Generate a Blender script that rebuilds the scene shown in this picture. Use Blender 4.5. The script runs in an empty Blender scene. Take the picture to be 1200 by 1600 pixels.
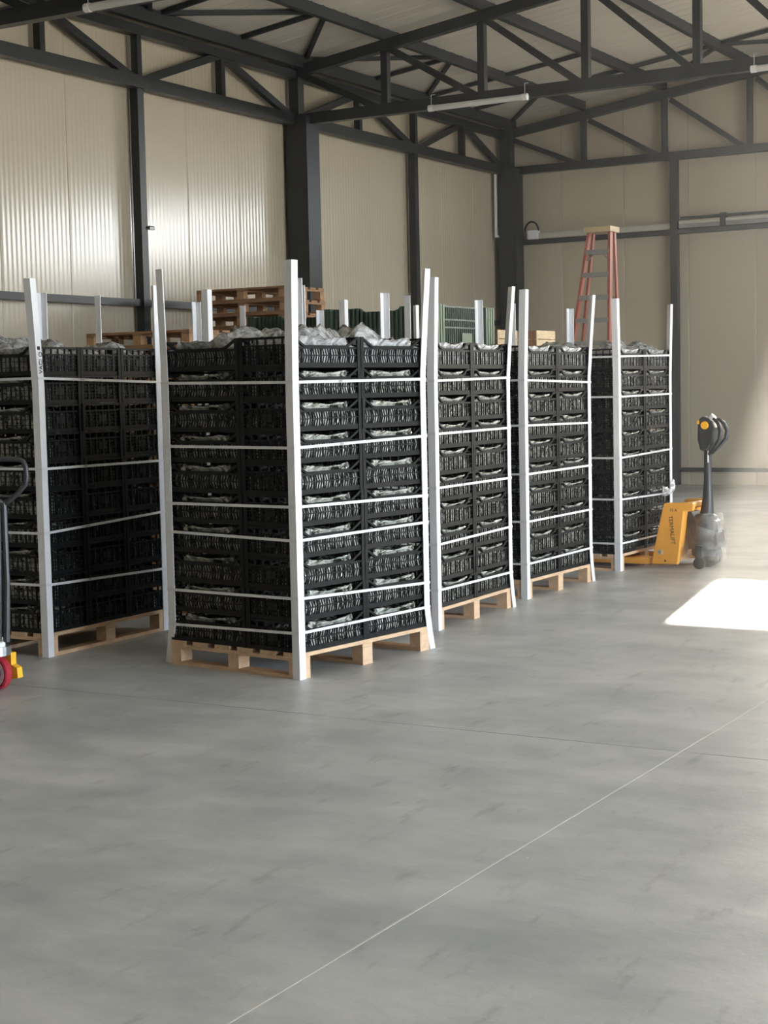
import bpy, math, random
from mathutils import Vector, Matrix, Quaternion, noise

rnd = random.Random(7)
C = bpy.context.scene.collection
SC = bpy.context.scene

# ------------------------------------------------------------------ camera, sky, sun, exposure
F_PX = 2494.3                                   # focal length in pixels of the 1200 x 1600 frame
YAW, PITCH, ROLL, EYE = .5294, .0770, -.0214, 1.5893
fw = Vector((math.cos(YAW) * math.cos(PITCH), math.sin(YAW) * math.cos(PITCH), -math.sin(PITCH)))
rt0 = Vector((math.sin(YAW), -math.cos(YAW), 0))
up0 = rt0.cross(fw)
rt = rt0 * math.cos(ROLL) + up0 * math.sin(ROLL)
upv = up0 * math.cos(ROLL) - rt0 * math.sin(ROLL)
cd = bpy.data.cameras.new('camera')
cd.sensor_fit = 'VERTICAL'
cd.sensor_height = 36
cd.lens = F_PX / 1600 * 36
cd.clip_end = 500
cam = bpy.data.objects.new('camera', cd)
cam.matrix_world = Matrix(((rt.x, upv.x, -fw.x, 0), (rt.y, upv.y, -fw.y, 0), (rt.z, upv.z, -fw.z, EYE), (0, 0, 0, 1)))
C.objects.link(cam)
SC.camera = cam

SUN_DIR = Vector((-1, -.1855, -.360)).normalized()  # the way the sunlight travels
W = bpy.data.worlds.new('sky')
SC.world = W
W.use_nodes = True
nt = W.node_tree
nt.nodes.clear()
bg = nt.nodes.new('ShaderNodeBackground')
bg.inputs[1].default_value = 2.0
wo = nt.nodes.new('ShaderNodeOutputWorld')
# a slightly hazy sky: even pale blue, brighter and warmer on the side of the low sun
geo = nt.nodes.new('ShaderNodeTexCoord')
dotp = nt.nodes.new('ShaderNodeVectorMath')
dotp.operation = 'DOT_PRODUCT'
dotp.inputs[1].default_value = -SUN_DIR
clampn = nt.nodes.new('ShaderNodeMath')
clampn.operation = 'MAXIMUM'
clampn.inputs[1].default_value = 0
pw = nt.nodes.new('ShaderNodeMath')
pw.operation = 'POWER'
pw.inputs[1].default_value = 4
mixs = nt.nodes.new('ShaderNodeMix')
mixs.data_type = 'RGBA'
mixs.inputs[6].default_value = (.76, .88, 1, 1)
mixs.inputs[7].default_value = (3.4, 3.1, 2.6, 1)
nt.links.new(geo.outputs['Generated'], dotp.inputs[0])
nt.links.new(dotp.outputs['Value'], clampn.inputs[0])
nt.links.new(clampn.outputs[0], pw.inputs[0])
nt.links.new(pw.outputs[0], mixs.inputs[0])
nt.links.new(mixs.outputs[2], bg.inputs[0])
nt.links.new(bg.outputs[0], wo.inputs[0])

sl = bpy.data.lights.new('sun', 'SUN')
sl.energy = 9.0
sl.angle = math.radians(.53)
sl.color = (1, .90, .74)
so = bpy.data.objects.new('sun', sl)
so.rotation_mode = 'QUATERNION'
so.rotation_quaternion = SUN_DIR.to_track_quat('-Z', 'Y')
so.location = (60, 20, 20)
C.objects.link(so)

SC.view_settings.view_transform = 'Standard'
SC.view_settings.look = 'None'
SC.view_settings.gamma = 1
SC.view_settings.use_curve_mapping = False
SC.view_settings.exposure = 3.38
SC.cycles.use_denoising = True
SC.cycles.sample_clamp_indirect = 6

# room: x runs away along the left wall, y runs to the left, the camera stands over the origin
XB, YL, XF, YR = 23.92, 11.62, -8.0, -10.2      # back, left, front (behind the camera) and right wall faces
SLOPE = .13
RIDGE = .70


def roof_z(y):                                   # underside of the roof sheets
    return 6.05 + SLOPE * (10.14 - (y if y > RIDGE else 2 * RIDGE - y))


DOORS = [(2.6, 13.4, 4.5)]                        # x0, x1, height of the opening in the right wall
WIN = (-1.10, 6.32, 4.03, 5.05)                    # y0, y1, z0, z1 of the high window band in the back wall
for sx, sy, at_, look in [(x1 - x0, hh, ((x0 + x1) / 2, YR - .1, hh / 2), (0, 1, 0)) for x0, x1, hh in DOORS] + [
        (WIN[1] - WIN[0], WIN[3] - WIN[2], (XB + .1, (WIN[0] + WIN[1]) / 2, (WIN[2] + WIN[3]) / 2), (-1, 0, 0))]:
    al = bpy.data.lights.new('opening_portal', 'AREA')   # portals only guide the sky light through the openings
    al.shape = 'RECTANGLE'
    al.size, al.size_y = sx, sy
    al.cycles.is_portal = True
    ao = bpy.data.objects.new('opening_portal', al)
    ao.rotation_mode = 'QUATERNION'
    ao.rotation_quaternion = Vector(look).to_track_quat('-Z', 'Y')
    ao.location = at_
    C.objects.link(ao)


# ------------------------------------------------------------------ mesh helpers
class MB:
    def __init__(s):
        s.v, s.f, s.sm = [], [], False

    def add(s, vs, fs):
        o = len(s.v)
        s.v += [tuple(p) for p in vs]
        s.f += [tuple(i + o for i in f) for f in fs]
        return s

    def box(s, x0, x1, y0, y1, z0, z1):
        return s.add([(x0, y0, z0), (x1, y0, z0), (x1, y1, z0), (x0, y1, z0), (x0, y0, z1), (x1, y0, z1), (x1, y1, z1), (x0, y1, z1)],
                     [(3, 2, 1, 0), (4, 5, 6, 7), (0, 1, 5, 4), (1, 2, 6, 5), (2, 3, 7, 6), (3, 0, 4, 7)])

    def bar(s, p, q, w, h, up=(0, 0, 1)):
        p, q = Vector(p), Vector(q)
        d = (q - p).normalized()
        u = Vector(up)
        if abs(d.dot(u)) > .99:
            u = Vector((1, 0, 0))
        a = d.cross(u).normalized() * (w / 2)
        b = a.cross(d).normalized() * (h / 2)
        c = [p - a - b, p + a - b, p + a + b, p - a + b, q - a - b, q + a - b, q + a + b, q - a + b]
        return s.add(c, [(0, 1, 2, 3), (7, 6, 5, 4), (4, 5, 1, 0), (5, 6, 2, 1), (6, 7, 3, 2), (7, 4, 0, 3)])

    def prism(s, pts, ext):
        n = len(pts)
        e = Vector(ext)
        a = [Vector(p) for p in pts]
        nrm = sum((a[i].cross(a[(i + 1) % n]) for i in range(n)), Vector())
        if nrm.dot(e) < 0:
            a.reverse()
        fs = [tuple(range(n - 1, -1, -1)), tuple(range(n, 2 * n))]
        fs += [(i, (i + 1) % n, n + (i + 1) % n, n + i) for i in range(n)]
        return s.add(a + [p + e for p in a], fs)

    def tube(s, path, r, n=8):
        P = [Vector(p) for p in path]
        R = r if isinstance(r, (list, tuple)) else [r] * len(P)
        t0 = (P[1] - P[0]).normalized()
        a = t0.cross(Vector((0, 0, 1)))
        if a.length < .05:
            a = t0.cross(Vector((1, 0, 0)))
        a.normalize()
        vs = []
        for i, p in enumerate(P):
            t = (P[min(i + 1, len(P) - 1)] - P[max(i - 1, 0)]).normalized()
            a = (a - t * a.dot(t)).normalized()
            b = t.cross(a)
            for k in range(n):
                w = 2 * math.pi * k / n
                vs.append(p + (a * math.cos(w) + b * math.sin(w)) * R[i])
        fs = []
        for i in range(len(P) - 1):
            for k in range(n):
                fs.append((i * n + k, i * n + (k + 1) % n, (i + 1) * n + (k + 1) % n, (i + 1) * n + k))
        fs += [tuple(range(n - 1, -1, -1)), tuple(range((len(P) - 1) * n, len(P) * n))]
        return s.add(vs, fs)

    def mesh(s, name):
        m = bpy.data.meshes.new(name)
        m.from_pydata(s.v, [], s.f)
        if s.sm:
            for p in m.polygons:
                p.use_smooth = len(p.vertices) == 4
        m.update()
        return m


def put(name, me, mat, parent=None, loc=None, rotz=0):
    if isinstance(me, MB):
        me = me.mesh(name)
    if mat and not me.materials:
        me.materials.append(mat)
    o = bpy.data.objects.new(name, me)
    C.objects.link(o)
    if parent:
        o.parent = parent
    if loc is not None:
        o.location = loc
    o.rotation_euler.z = rotz
    return o


def bevel(o, w=.004, n=2):
    b = o.modifiers.new('bevel', 'BEVEL')
    b.width, b.segments = w, n
    b.limit_method = 'ANGLE'
    return o


def tag(o, label, cat, group=None):
    o['label'] = label
    o['category'] = cat
    if group:
        o['group'] = group
    return o


def thing(name, loc, label, cat, group=None, rotz=0):
    o = bpy.data.objects.new(name, None)
    o.empty_display_size = .1
    C.objects.link(o)
    o.location = loc
    o.rotation_euler.z = rotz
    return tag(o, label, cat, group)


def struct(name, label=None, loc=(0, 0, 0)):
    o = bpy.data.objects.new(name, None)
    o.empty_display_size = .1
    C.objects.link(o)
    o.location = loc
    o['kind'] = 'structure'
    if label:
        o['label'] = label
    return o


def dup(root, loc, rotz=None, label=None, group=None):
    r = root.copy()
    C.objects.link(r)
    r.location = loc
    if rotz is not None:
        r.rotation_euler.z = rotz
    if label:
        r['label'] = label
    if group:
        r['group'] = group
    for ch in list(root.children):
        c = ch.copy()
        C.objects.link(c)
        c.parent = r
        for g in ch.children:
            d = g.copy()
            C.objects.link(d)
            d.parent = c
    return r


# ------------------------------------------------------------------ materials
def mat(name, col, rough=.5, metal=0., var=0., vscale=8., bump=0., bscale=60., stretch=(1, 1, 1), spec=None, coat=0., col2=None):
    m = bpy.data.materials.new(name)
    m.use_nodes = True
    t = m.node_tree
    b = t.nodes['Principled BSDF']
    b.inputs['Base Color'].default_value = (*col, 1)
    b.inputs['Roughness'].default_value = rough
    b.inputs['Metallic'].default_value = metal
    if spec is not None:
        b.inputs['Specular IOR Level'].default_value = spec
    if coat:
        b.inputs['Coat Weight'].default_value = coat
    tc = t.nodes.new('ShaderNodeTexCoord')
    mp = t.nodes.new('ShaderNodeMapping')
    mp.inputs['Scale'].default_value = stretch
    t.links.new(tc.outputs['Object'], mp.inputs[0])
    if var or col2:
        n = t.nodes.new('ShaderNodeTexNoise')
        n.inputs['Scale'].default_value = vscale
        n.inputs['Detail'].default_value = 6
        n.inputs['Roughness'].default_value = .65
        t.links.new(mp.outputs[0], n.inputs['Vector'])
        r = t.nodes.new('ShaderNodeValToRGB')
        r.color_ramp.elements[0].position = .33
        r.color_ramp.elements[1].position = .68
        lo = tuple(max(0, c * (1 - var)) for c in col)
        hi = col2 if col2 else tuple(min(1, c * (1 + var)) for c in col)
        r.color_ramp.elements[0].color = (*lo, 1)
        r.color_ramp.elements[1].color = (*hi, 1)
        t.links.new(n.outputs[0], r.inputs[0])
        t.links.new(r.outputs[0], b.inputs['Base Color'])
    if bump:
        n2 = t.nodes.new('ShaderNodeTexNoise')
        n2.inputs['Scale'].default_value = bscale
        n2.inputs['Detail'].default_value = 4
        t.links.new(mp.outputs[0], n2.inputs['Vector'])
        bp = t.nodes.new('ShaderNodeBump')
        bp.inputs['Strength'].default_value = bump
        bp.inputs['Distance'].default_value = .01
        t.links.new(n2.outputs[0], bp.inputs['Height'])
        t.links.new(bp.outputs[0], b.inputs['Normal'])
    return m


M_WALL = mat('cream_sheet', (.56, .485, .365), .19, var=.03, vscale=.8)
M_ROOF = mat('roof_sheet', (.66, .60, .52), .5, var=.05, vscale=.8)
M_STEEL = mat('anthracite_paint', (.022, .024, .026), .42, var=.2, vscale=3)
M_STEEL2 = mat('anthracite_matt', (.026, .028, .030), .6)
M_WHITE = mat('white_board', (.88, .88, .90), .42, var=.02, vscale=5)
M_STRAP = mat('white_strap', (.80, .80, .80), .35)
M_CRATE = mat('black_plastic', (.005, .006, .007), .5, spec=.28)
M_CRATE_B = mat('black_plastic_grid', (.006, .007, .008), .5, spec=.28)
M_WOOD = mat('pale_pine', (.68, .46, .29), .7, var=.22, vscale=2.2, stretch=(3, 22, 22), bump=.25, bscale=7)
M_WOODY = mat('pale_pine_cross', (.68, .46, .29), .7, var=.22, vscale=2.2, stretch=(22, 3, 22), bump=.25, bscale=7)
M_BLOCK = mat('pine_block', (.70, .48, .31), .75, var=.18, vscale=14, bump=.2, bscale=40)
M_OLDW = mat('brown_pine', (.34, .19, .10), .75, var=.3, vscale=2.2, stretch=(22, 3, 22), bump=.25, bscale=7)
M_OLDB = mat('brown_pine_block', (.46, .27, .14), .75, var=.25, vscale=14, bump=.2, bscale=40)
M_BOX = mat('fruit_box_wood', (.74, .56, .34), .7, var=.15, vscale=3, stretch=(4, 18, 18))
M_BOXB = mat('fruit_box_end', (.40, .22, .13), .7, var=.2, vscale=6)
M_GREEN = mat('green_plastic', (.045, .078, .050), .45, var=.1, vscale=4)
M_GREENL = mat('light_and_lit_green_plastic', (.15, .21, .135), .5, var=.1, vscale=8)
M_ORANGE = mat('orange_paint', (.86, .40, .07), .38, var=.04, vscale=6)
M_YELLOW = mat('yellow_paint', (.85, .48, .03), .4, var=.05, vscale=8)
M_DARK = mat('dark_plastic', (.045, .045, .048), .42)
M_RUBBER = mat('black_rubber', (.02, .02, .02), .6)
M_RED = mat('red_polyurethane', (.42, .03, .05), .35, var=.1, vscale=10)
M_METAL = mat('zinc_steel', (.62, .64, .66), .28, metal=.9)
M_GREYMETAL = mat('step_aluminium', (.36, .34, .33), .45, metal=.3)
M_LADDER = mat('red_orange_fibreglass', (.40, .115, .07), .5, var=.1, vscale=5)
M_CAP = mat('ladder_cap', (.62, .47, .27), .6)
M_BUTTON = mat('orange_button', (.9, .46, .03), .35)
M_LABELW = mat('white_sticker', (.88, .86, .84), .4)
M_INK = mat('dark_ink', (.05, .045, .04), .6)
M_FRONT = mat('grey_sheet', (.16, .16, .165), .5)
M_TRUNK = mat('cream_trunking', (.60, .56, .48), .5)
M_LAMP = mat('lamp_housing', (.72, .71, .68), .35)
M_CABLE = mat('black_cable', (.015, .015, .015), .5)
M_JOINTW = mat('pale_joint_filler', (.58, .58, .55), .7)
M_JOINTD = mat('dark_joint_filler', (.16, .16, .155), .8)
M_YARD = mat('yard_gravel', (.30, .29, .27), .9, var=.1, vscale=2)


def concrete():
    m = bpy.data.materials.new('power_floated_concrete')
    m.use_nodes = True
    t = m.node_tree
    b = t.nodes['Principled BSDF']
    g = t.nodes.new('ShaderNodeNewGeometry')

    def nz(scale, detail, stretch, rot=0.):
        mp = t.nodes.new('ShaderNodeMapping')
        mp.inputs['Scale'].default_value = stretch
        mp.inputs['Rotation'].default_value = (0, 0, rot)
        n = t.nodes.new('ShaderNodeTexNoise')
        n.inputs['Scale'].default_value = scale
        n.inputs['Detail'].default_value = detail
        n.inputs['Roughness'].default_value = .62
        t.links.new(g.outputs['Position'], mp.inputs[0])
        t.links.new(mp.outputs[0], n.inputs['Vector'])
        return n

    def ramp(n, a, c, lo, hi):
        r = t.nodes.new('ShaderNodeValToRGB')
        r.color_ramp.elements[0].position = a
        r.color_ramp.elements[1].position = c
        r.color_ramp.elements[0].color = (*lo, 1)
        r.color_ramp.elements[1].color = (*hi, 1)
        t.links.new(n.outputs[0], r.inputs[0])
        return r

    def mul(a, c, f=1.):
        x = t.nodes.new('ShaderNodeMix')
        x.data_type = 'RGBA'
        x.blend_type = 'MULTIPLY'
        x.inputs[0].default_value = f
        t.links.new(a.outputs[0] if a.type != 'MIX' else a.outputs[2], x.inputs[6])
        t.links.new(c.outputs[0], x.inputs[7])
        return x
    big = ramp(nz(.7, 5, (1, 1, 1)), .3, .7, (.49, .505, .51), (.62, .62, .61))
    mid = ramp(nz(2.6, 8, (1, .55, 1), .4), .38, .62, (.74, .76, .77), (1, 1, 1))
    scuff = ramp(nz(3.2, 8, (.8, 2.8, 1), -.7), .58, .70, (1, 1, 1), (.70, .70, .70))
    pale = ramp(nz(1.9, 7, (2.2, .8, 1), .3), .66, .80, (1, 1, 1), (1.22, 1.22, 1.2))
    c = mul(mul(mul(big, mid), scuff, .8), pale)
    t.links.new(c.outputs[2], b.inputs['Base Color'])
    rr = ramp(nz(1.3, 6, (1, 1.6, 1)), .3, .7, (.34, .34, .34), (.52, .52, .52))
    t.links.new(rr.outputs[0], b.inputs['Roughness'])
    bp = t.nodes.new('ShaderNodeBump')
    bp.inputs['Strength'].default_value = .12
    bp.inputs['Distance'].default_value = .01
    fine = nz(26, 4, (1, 1, 1))
    t.links.new(fine.outputs[0], bp.inputs['Height'])
    t.links.new(bp.outputs[0], b.inputs['Normal'])
    return m


M_FLOOR = concrete()


def film(name, base, base2, scale, a0, a1, rough, bs):
    """crumpled clear plastic, glossy; where it lies open one sees partly through it"""
    m = bpy.data.materials.new(name)
    m.use_nodes = True
    t = m.node_tree
    b = t.nodes['Principled BSDF']
    b.inputs['Roughness'].default_value = rough
    b.inputs['Specular IOR Level'].default_value = .8
    b.inputs['Coat Weight'].default_value = 1
    b.inputs['Coat Roughness'].default_value = .05
    tc = t.nodes.new('ShaderNodeTexCoord')

    def noise_tex(sc, det, dist=0.):
        n = t.nodes.new('ShaderNodeTexNoise')
        n.inputs['Scale'].default_value = sc
        n.inputs['Detail'].default_value = det
        n.inputs['Distortion'].default_value = dist
        t.links.new(tc.outputs['Object'], n.inputs['Vector'])
        return n

    def ramp(n, p0, p1, c0, c1):
        r = t.nodes.new('ShaderNodeValToRGB')
        r.color_ramp.elements[0].position, r.color_ramp.elements[1].position = p0, p1
        r.color_ramp.elements[0].color, r.color_ramp.elements[1].color = (*c0, 1), (*c1, 1)
        t.links.new(n.outputs[0], r.inputs[0])
        return r
    t.links.new(ramp(noise_tex(scale, 3, .8), .40, .57, base, base2).outputs[0], b.inputs['Base Color'])
    if a0 < 1:
        al = ramp(noise_tex(9, 4, 1.5), .38, .66, (a0,) * 3, (a1,) * 3)
        t.links.new(al.outputs[0], b.inputs['Alpha'])
    bp = t.nodes.new('ShaderNodeBump')
    bp.inputs['Strength'].default_value = 1
    bp.inputs['Distance'].default_value = .016
    t.links.new(noise_tex(bs, 2.5, 1.8).outputs[0], bp.inputs['Height'])
    t.links.new(bp.outputs[0], b.inputs['Normal'])
    t.links.new(bp.outputs[0], b.inputs['Coat Normal'])
    return m


M_FILM = film('clear_film_over_produce', (.03, .035, .022), (.50, .50, .44), 24, 1, 1, .14, 15)  # pale patches paint the sparkle of the film into the base colour


def clear_film(name, d0, d1, bs):
    """loose clear plastic: mostly see-through, milky in the folds, sharp glints"""
    m = bpy.data.materials.new(name)
    m.use_nodes = True
    t = m.node_tree
    t.nodes.clear()
    N = t.nodes.new
    tc, out = N('ShaderNodeTexCoord'), N('ShaderNodeOutputMaterial')
    n1, n2, r = N('ShaderNodeTexNoise'), N('ShaderNodeTexNoise'), N('ShaderNodeValToRGB')
    n1.inputs['Scale'].default_value, n1.inputs['Detail'].default_value, n1.inputs['Distortion'].default_value = 10, 5, 2
    n2.inputs['Scale'].default_value, n2.inputs['Detail'].default_value, n2.inputs['Distortion'].default_value = bs, 3, 2
    r.color_ramp.elements[0].position, r.color_ramp.elements[1].position = .40, .66
    r.color_ramp.elements[0].color, r.color_ramp.elements[1].color = (d0, d0, d0, 1), (d1, d1, d1, 1)
    bp, fr = N('ShaderNodeBump'), N('ShaderNodeLayerWeight')
    bp.inputs['Strength'].default_value, bp.inputs['Distance'].default_value = 1, .02
    fr.inputs['Blend'].default_value = .32
    tr, df, gl, m1, m2 = N('ShaderNodeBsdfTransparent'), N('ShaderNodeBsdfDiffuse'), N('ShaderNodeBsdfGlossy'), N('ShaderNodeMixShader'), N('ShaderNodeMixShader')
    tr.inputs[0].default_value = (.93, .93, .92, 1)
    df.inputs[0].default_value = (.80, .80, .79, 1)
    gl.inputs['Roughness'].default_value = .10
    L = t.links.new
    for n_ in (n1, n2):
        L(tc.outputs['Object'], n_.inputs['Vector'])
    L(n1.outputs[0], r.inputs[0])
    L(n2.outputs[0], bp.inputs['Height'])
    for sh in (fr, df, gl):
        L(bp.outputs[0], sh.inputs['Normal'])
    L(r.outputs[0], m1.inputs[0])
    L(tr.outputs[0], m1.inputs[1])
    L(df.outputs[0], m1.inputs[2])
    L(fr.outputs['Fresnel'], m2.inputs[0])
    L(m1.outputs[0], m2.inputs[1])
    L(gl.outputs[0], m2.inputs[2])
    L(m2.outputs[0], out.inputs['Surface'])
    return m


M_FILMTOP = clear_film('clear_film_loose', .30, .82, 11)
M_WRAP = film('clear_wrapping_film', (.45, .44, .42), (.75, .75, .74), 8, .04, .34, .10, 9)
M_PRODUCE = mat('dark_green_produce', (.035, .05, .02), .5, var=.6, vscale=26, col2=(.16, .17, .09), bump=.8, bscale=26)

# ------------------------------------------------------------------ the setting: floor
fl = struct('floor')
xs = [XF, 6.5, XB + .05]
ys = [YR, 2.345, 6.6, YL + .05]
for i in range(2):
    for j in range(3):
        x0, x1, y0, y1 = xs[i], xs[i + 1], ys[j], ys[j + 1]
        g = .003
        put('slab', MB().box(x0 + g, x1 - g, y0 + g, y1 - g, -.15, 0), M_FLOOR, fl)
put('joint_strip', MB().box(XF, XB, 2.3405, 2.3495, -.1, .0006), M_JOINTW, fl)
put('joint_strip', MB().box(6.495, 6.505, YR, 2.34, -.1, -.001), M_JOINTD, fl)
put('joint_strip', MB().box(6.495, 6.505, 2.35, YL, -.1, -.001), M_JOINTD, fl)
put('joint_strip', MB().box(XF, 6.49, 6.597, 6.603, -.1, .0004), M_JOINTW, fl)
put('joint_strip', MB().box(6.51, XB, 6.597, 6.603, -.1, .0004), M_JOINTW, fl)
yd = put('ground_outside', MB().box(-120, 140, -120, 120, -.3, -.16), M_YARD)
yd['kind'] = 'structure'


# ------------------------------------------------------------------ walls of fine-ribbed sandwich panel
def ribbed(width, height, ribs=15, amp=.0020, ztop=None, z0=0.):
    """a wall sheet in the xz plane facing -y, fine vertical ribs, a small V joint at both sides"""
    prof = [(0, .012), (.006, 0)]
    pitch = (width - .012) / ribs
    for k in range(ribs):
        for q in range(8):
            prof.append((.006 + pitch * (k + (q + .5) / 8), -amp * (.5 - .5 * math.cos(2 * math.pi * (q + .5) / 8))))
    prof += [(width - .006, 0), (width, .012)]
    n = len(prof)
    z1 = ztop or (lambda u: height)
    vs = [(u, y, z0) for u, y in prof] + [(u, y, z1(u)) for u, y in prof] + [(0, .08, z0), (width, .08, z0), (0, .08, z1(0)), (width, .08, z1(width))]
    fs = [(i, i + 1, n + i + 1, n + i) for i in range(n - 1)]
    b0 = 2 * n
    fs += [(b0 + 1, b0, b0 + 2, b0 + 3), (b0, 0, n, b0 + 2), (n - 1, b0 + 1, b0 + 3, 2 * n - 1)]
    m = MB().add(vs, fs).mesh('wall_panel')
    for p in m.polygons:
        p.use_smooth = True
    m.materials.append(M_WALL)
    return m


wl = struct('wall_left')
PW = 1.06
pm = ribbed(PW, roof_z(YL) - .0)
x = XB - .02
while x > XF:
    x -= PW
    put('wall_panel', pm, None, wl, (x, YL, 0))
wb = struct('wall_back')
y = YL
while y > YR:                                   # the gable sheets are cut along the roof
    y -= PW
    y0 = y
    roof_cut = lambda u, y0=y0: roof_z(y0 + PW - u) + .02
    if WIN[0] - .01 < y0 and y0 + PW < WIN[1] + .01:     # above and below the window band
        put('wall_panel', ribbed(PW, WIN[2], 15, .0005), None, wb, (XB, y0 + PW, 0), -math.pi / 2)
        put('wall_panel', ribbed(PW, 1, 15, .0005, roof_cut, WIN[3]), None, wb, (XB, y0 + PW, 0), -math.pi / 2)
    else:
        put('wall_panel', ribbed(PW, 1, 15, .0005, roof_cut), None, wb, (XB, y0 + PW, 0), -math.pi / 2)
w1_ = struct('window_1')
for z_ in (WIN[2], WIN[3] - .05):
    put('window_frame', MB().box(XB - .02, XB + .09, WIN[0], WIN[1], z_, z_ + .05), M_STEEL, w1_)
for y_ in (WIN[0], WIN[1] - .05):
    put('window_frame', MB().box(XB - .02, XB + .09, y_, y_ + .05, WIN[2], WIN[3]), M_STEEL, w1_)
wf = struct('wall_front')
put('wall_sheet', MB().prism([(XF, YL, 0), (XF, YR, 0), (XF, YR, roof_z(YR)), (XF, RIDGE, roof_z(RIDGE)), (XF, YL, roof_z(YL))], (-.08, 0, 0)), M_FRONT, wf)
wr = struct('wall_right')
edges = sorted(DOORS, key=lambda d: d[0])
xx = XF
HR = roof_z(YR)
for x0, x1, hh in edges:
    put('wall_sheet', MB().box(xx, x0, YR - .08, YR, 0, HR), M_WALL, wr)
    lo = 0
    put('wall_sheet', MB().prism([(x0, YR, hh - lo), (x1, YR, hh), (x1, YR, HR), (x0, YR, HR)], (0, -.08, 0)), M_WALL, wr)
    xx = x1
put('wall_sheet', MB().box(xx, XB, YR - .08, YR, 0, HR), M_WALL, wr)
tr1 = struct('gap_seal_1')
put('leak_block', MB().box(XB - .01, XB + .1, YL - .01, YL + .1, 0, 5.93), M_STEEL, tr1)  # added block, keeps sky light from leaking through the corner gap
# roof sheets, one per 1 m strip, low trapezoid ribs running up the slope
ce = struct('ceiling')


def roof_panel(w, y0, y1):
    prof = []
    for k in range(4):
        u = w * k / 4
        prof += [(u, 0), (u + w * .17, 0), (u + w * .19, .006), (u + w * .23, .006)]
    prof.append((w, 0))
    n = len(prof)
    z = lambda yy: roof_z(yy)
    vs = [(u, y0, z(y0) + dz) for u, dz in prof] + [(u, y1, z(y1) + dz) for u, dz in prof]
    vs += [(0, y0, z(y0) + .08), (w, y0, z(y0) + .08), (0, y1, z(y1) + .08), (w, y1, z(y1) + .08)]
    fs = [(i + 1, i, n + i, n + i + 1) for i in range(n - 1)]
    b = 2 * n
    fs += [(b, b + 1, b + 3, b + 2)]
    m = MB().add(vs, fs).mesh('roof_panel')
    m.materials.append(M_ROOF)
    return m


ra = roof_panel(1.0, RIDGE, YL + .1)
rb = roof_panel(1.0, YR - .1, RIDGE - 1e-4)
x = XF - .1
while x < XB + .1:
    put('roof_panel', ra, None, ce, (x, 0, 0))
    put('roof_panel', rb, None, ce, (x, 0, 0))
    x += 1.0

# ------------------------------------------------------------------ steel frame
LC0, LC1 = 5.0, 5.14                              # lower chords
TC = lambda y: 5.70 + SLOPE * (11.35 - y)       # centre of the sloping top chords
cl = struct('column', 'square dark steel column halfway along the left wall')
put('shaft', MB().box(17.45, 17.75, 11.24, 11.56, 0, 5.10), M_STEEL, cl)
put('neck', MB().box(17.52, 17.66, 11.40, 11.54, 5.10, 5.72), M_STEEL, cl)
put('base_plate', MB().box(17.38, 17.82, 11.17, 11.60, 0, .02), M_STEEL, cl)
cl = struct('column', 'square dark steel column in the back corner')
put('shaft', MB().box(23.52, 23.80, 11.19, 11.50, 0, 5.08), M_STEEL, cl)
put('neck', MB().box(23.60, 23.78, 11.32, 11.50, 5.08, 5.72), M_STEEL, cl)
put('base_plate', MB().box(23.45, 23.86, 11.12, 11.58, 0, .02), M_STEEL, cl)

# the side wall frame: mullions, girts and the lattice eaves beam
for k, xm in enumerate((7.95, 11.35, 14.37, 20.72)):
    big = xm == 11.35
    o = struct('column' if big else 'mullion', None)
    hw = .15 if big else .055
    put('shaft', MB().box(xm - hw, xm + hw, 11.24 if big else 11.45, 11.56, 0, 5.02), M_STEEL, o)
gi = struct('girt', 'dark steel rail low on the left wall behind the crates')
for a, b in ((XF, 11.2), (11.5, 14.31), (14.43, 17.45), (17.75, 20.66), (20.78, 23.52)):
    put('rail', MB().box(a, b, 11.48, 11.56, 2.575, 2.655), M_STEEL, gi)
eb = struct('eaves_truss', 'dark lattice beam along the top of the left wall')
put('lower_chord', MB().box(5, 23.55, 11.42, 11.54, LC0, LC1), M_STEEL, eb)
put('upper_chord', MB().box(5, 23.65, 11.42, 11.54, 5.585, 5.69), M_STEEL, eb)
nodes = [12.76 - 1.575 * 4 + 1.575 * i for i in range(12)]
nodes = [6.46, 8.04, 9.61, 11.19, 12.78, 14.36, 15.95, 17.56, 19.15, 20.72, 22.24, 23.72]
for i, xn in enumerate(nodes):
    if i not in (7, 11):
        put('post', MB().box(xn - .04, xn + .04, 11.44, 11.53, LC1 - .01, 5.60), M_STEEL, eb)
for i in range(len(nodes) - 1):
    a, b = nodes[i], nodes[i + 1]
    top_first = i % 2 == 0
    za, zb = (5.62, 5.08) if top_first else (5.08, 5.62)
    put('diagonal', MB().bar((a + .03, 11.48, za), (b - .03, 11.48, zb), .07, .085), M_STEEL, eb)

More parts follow.
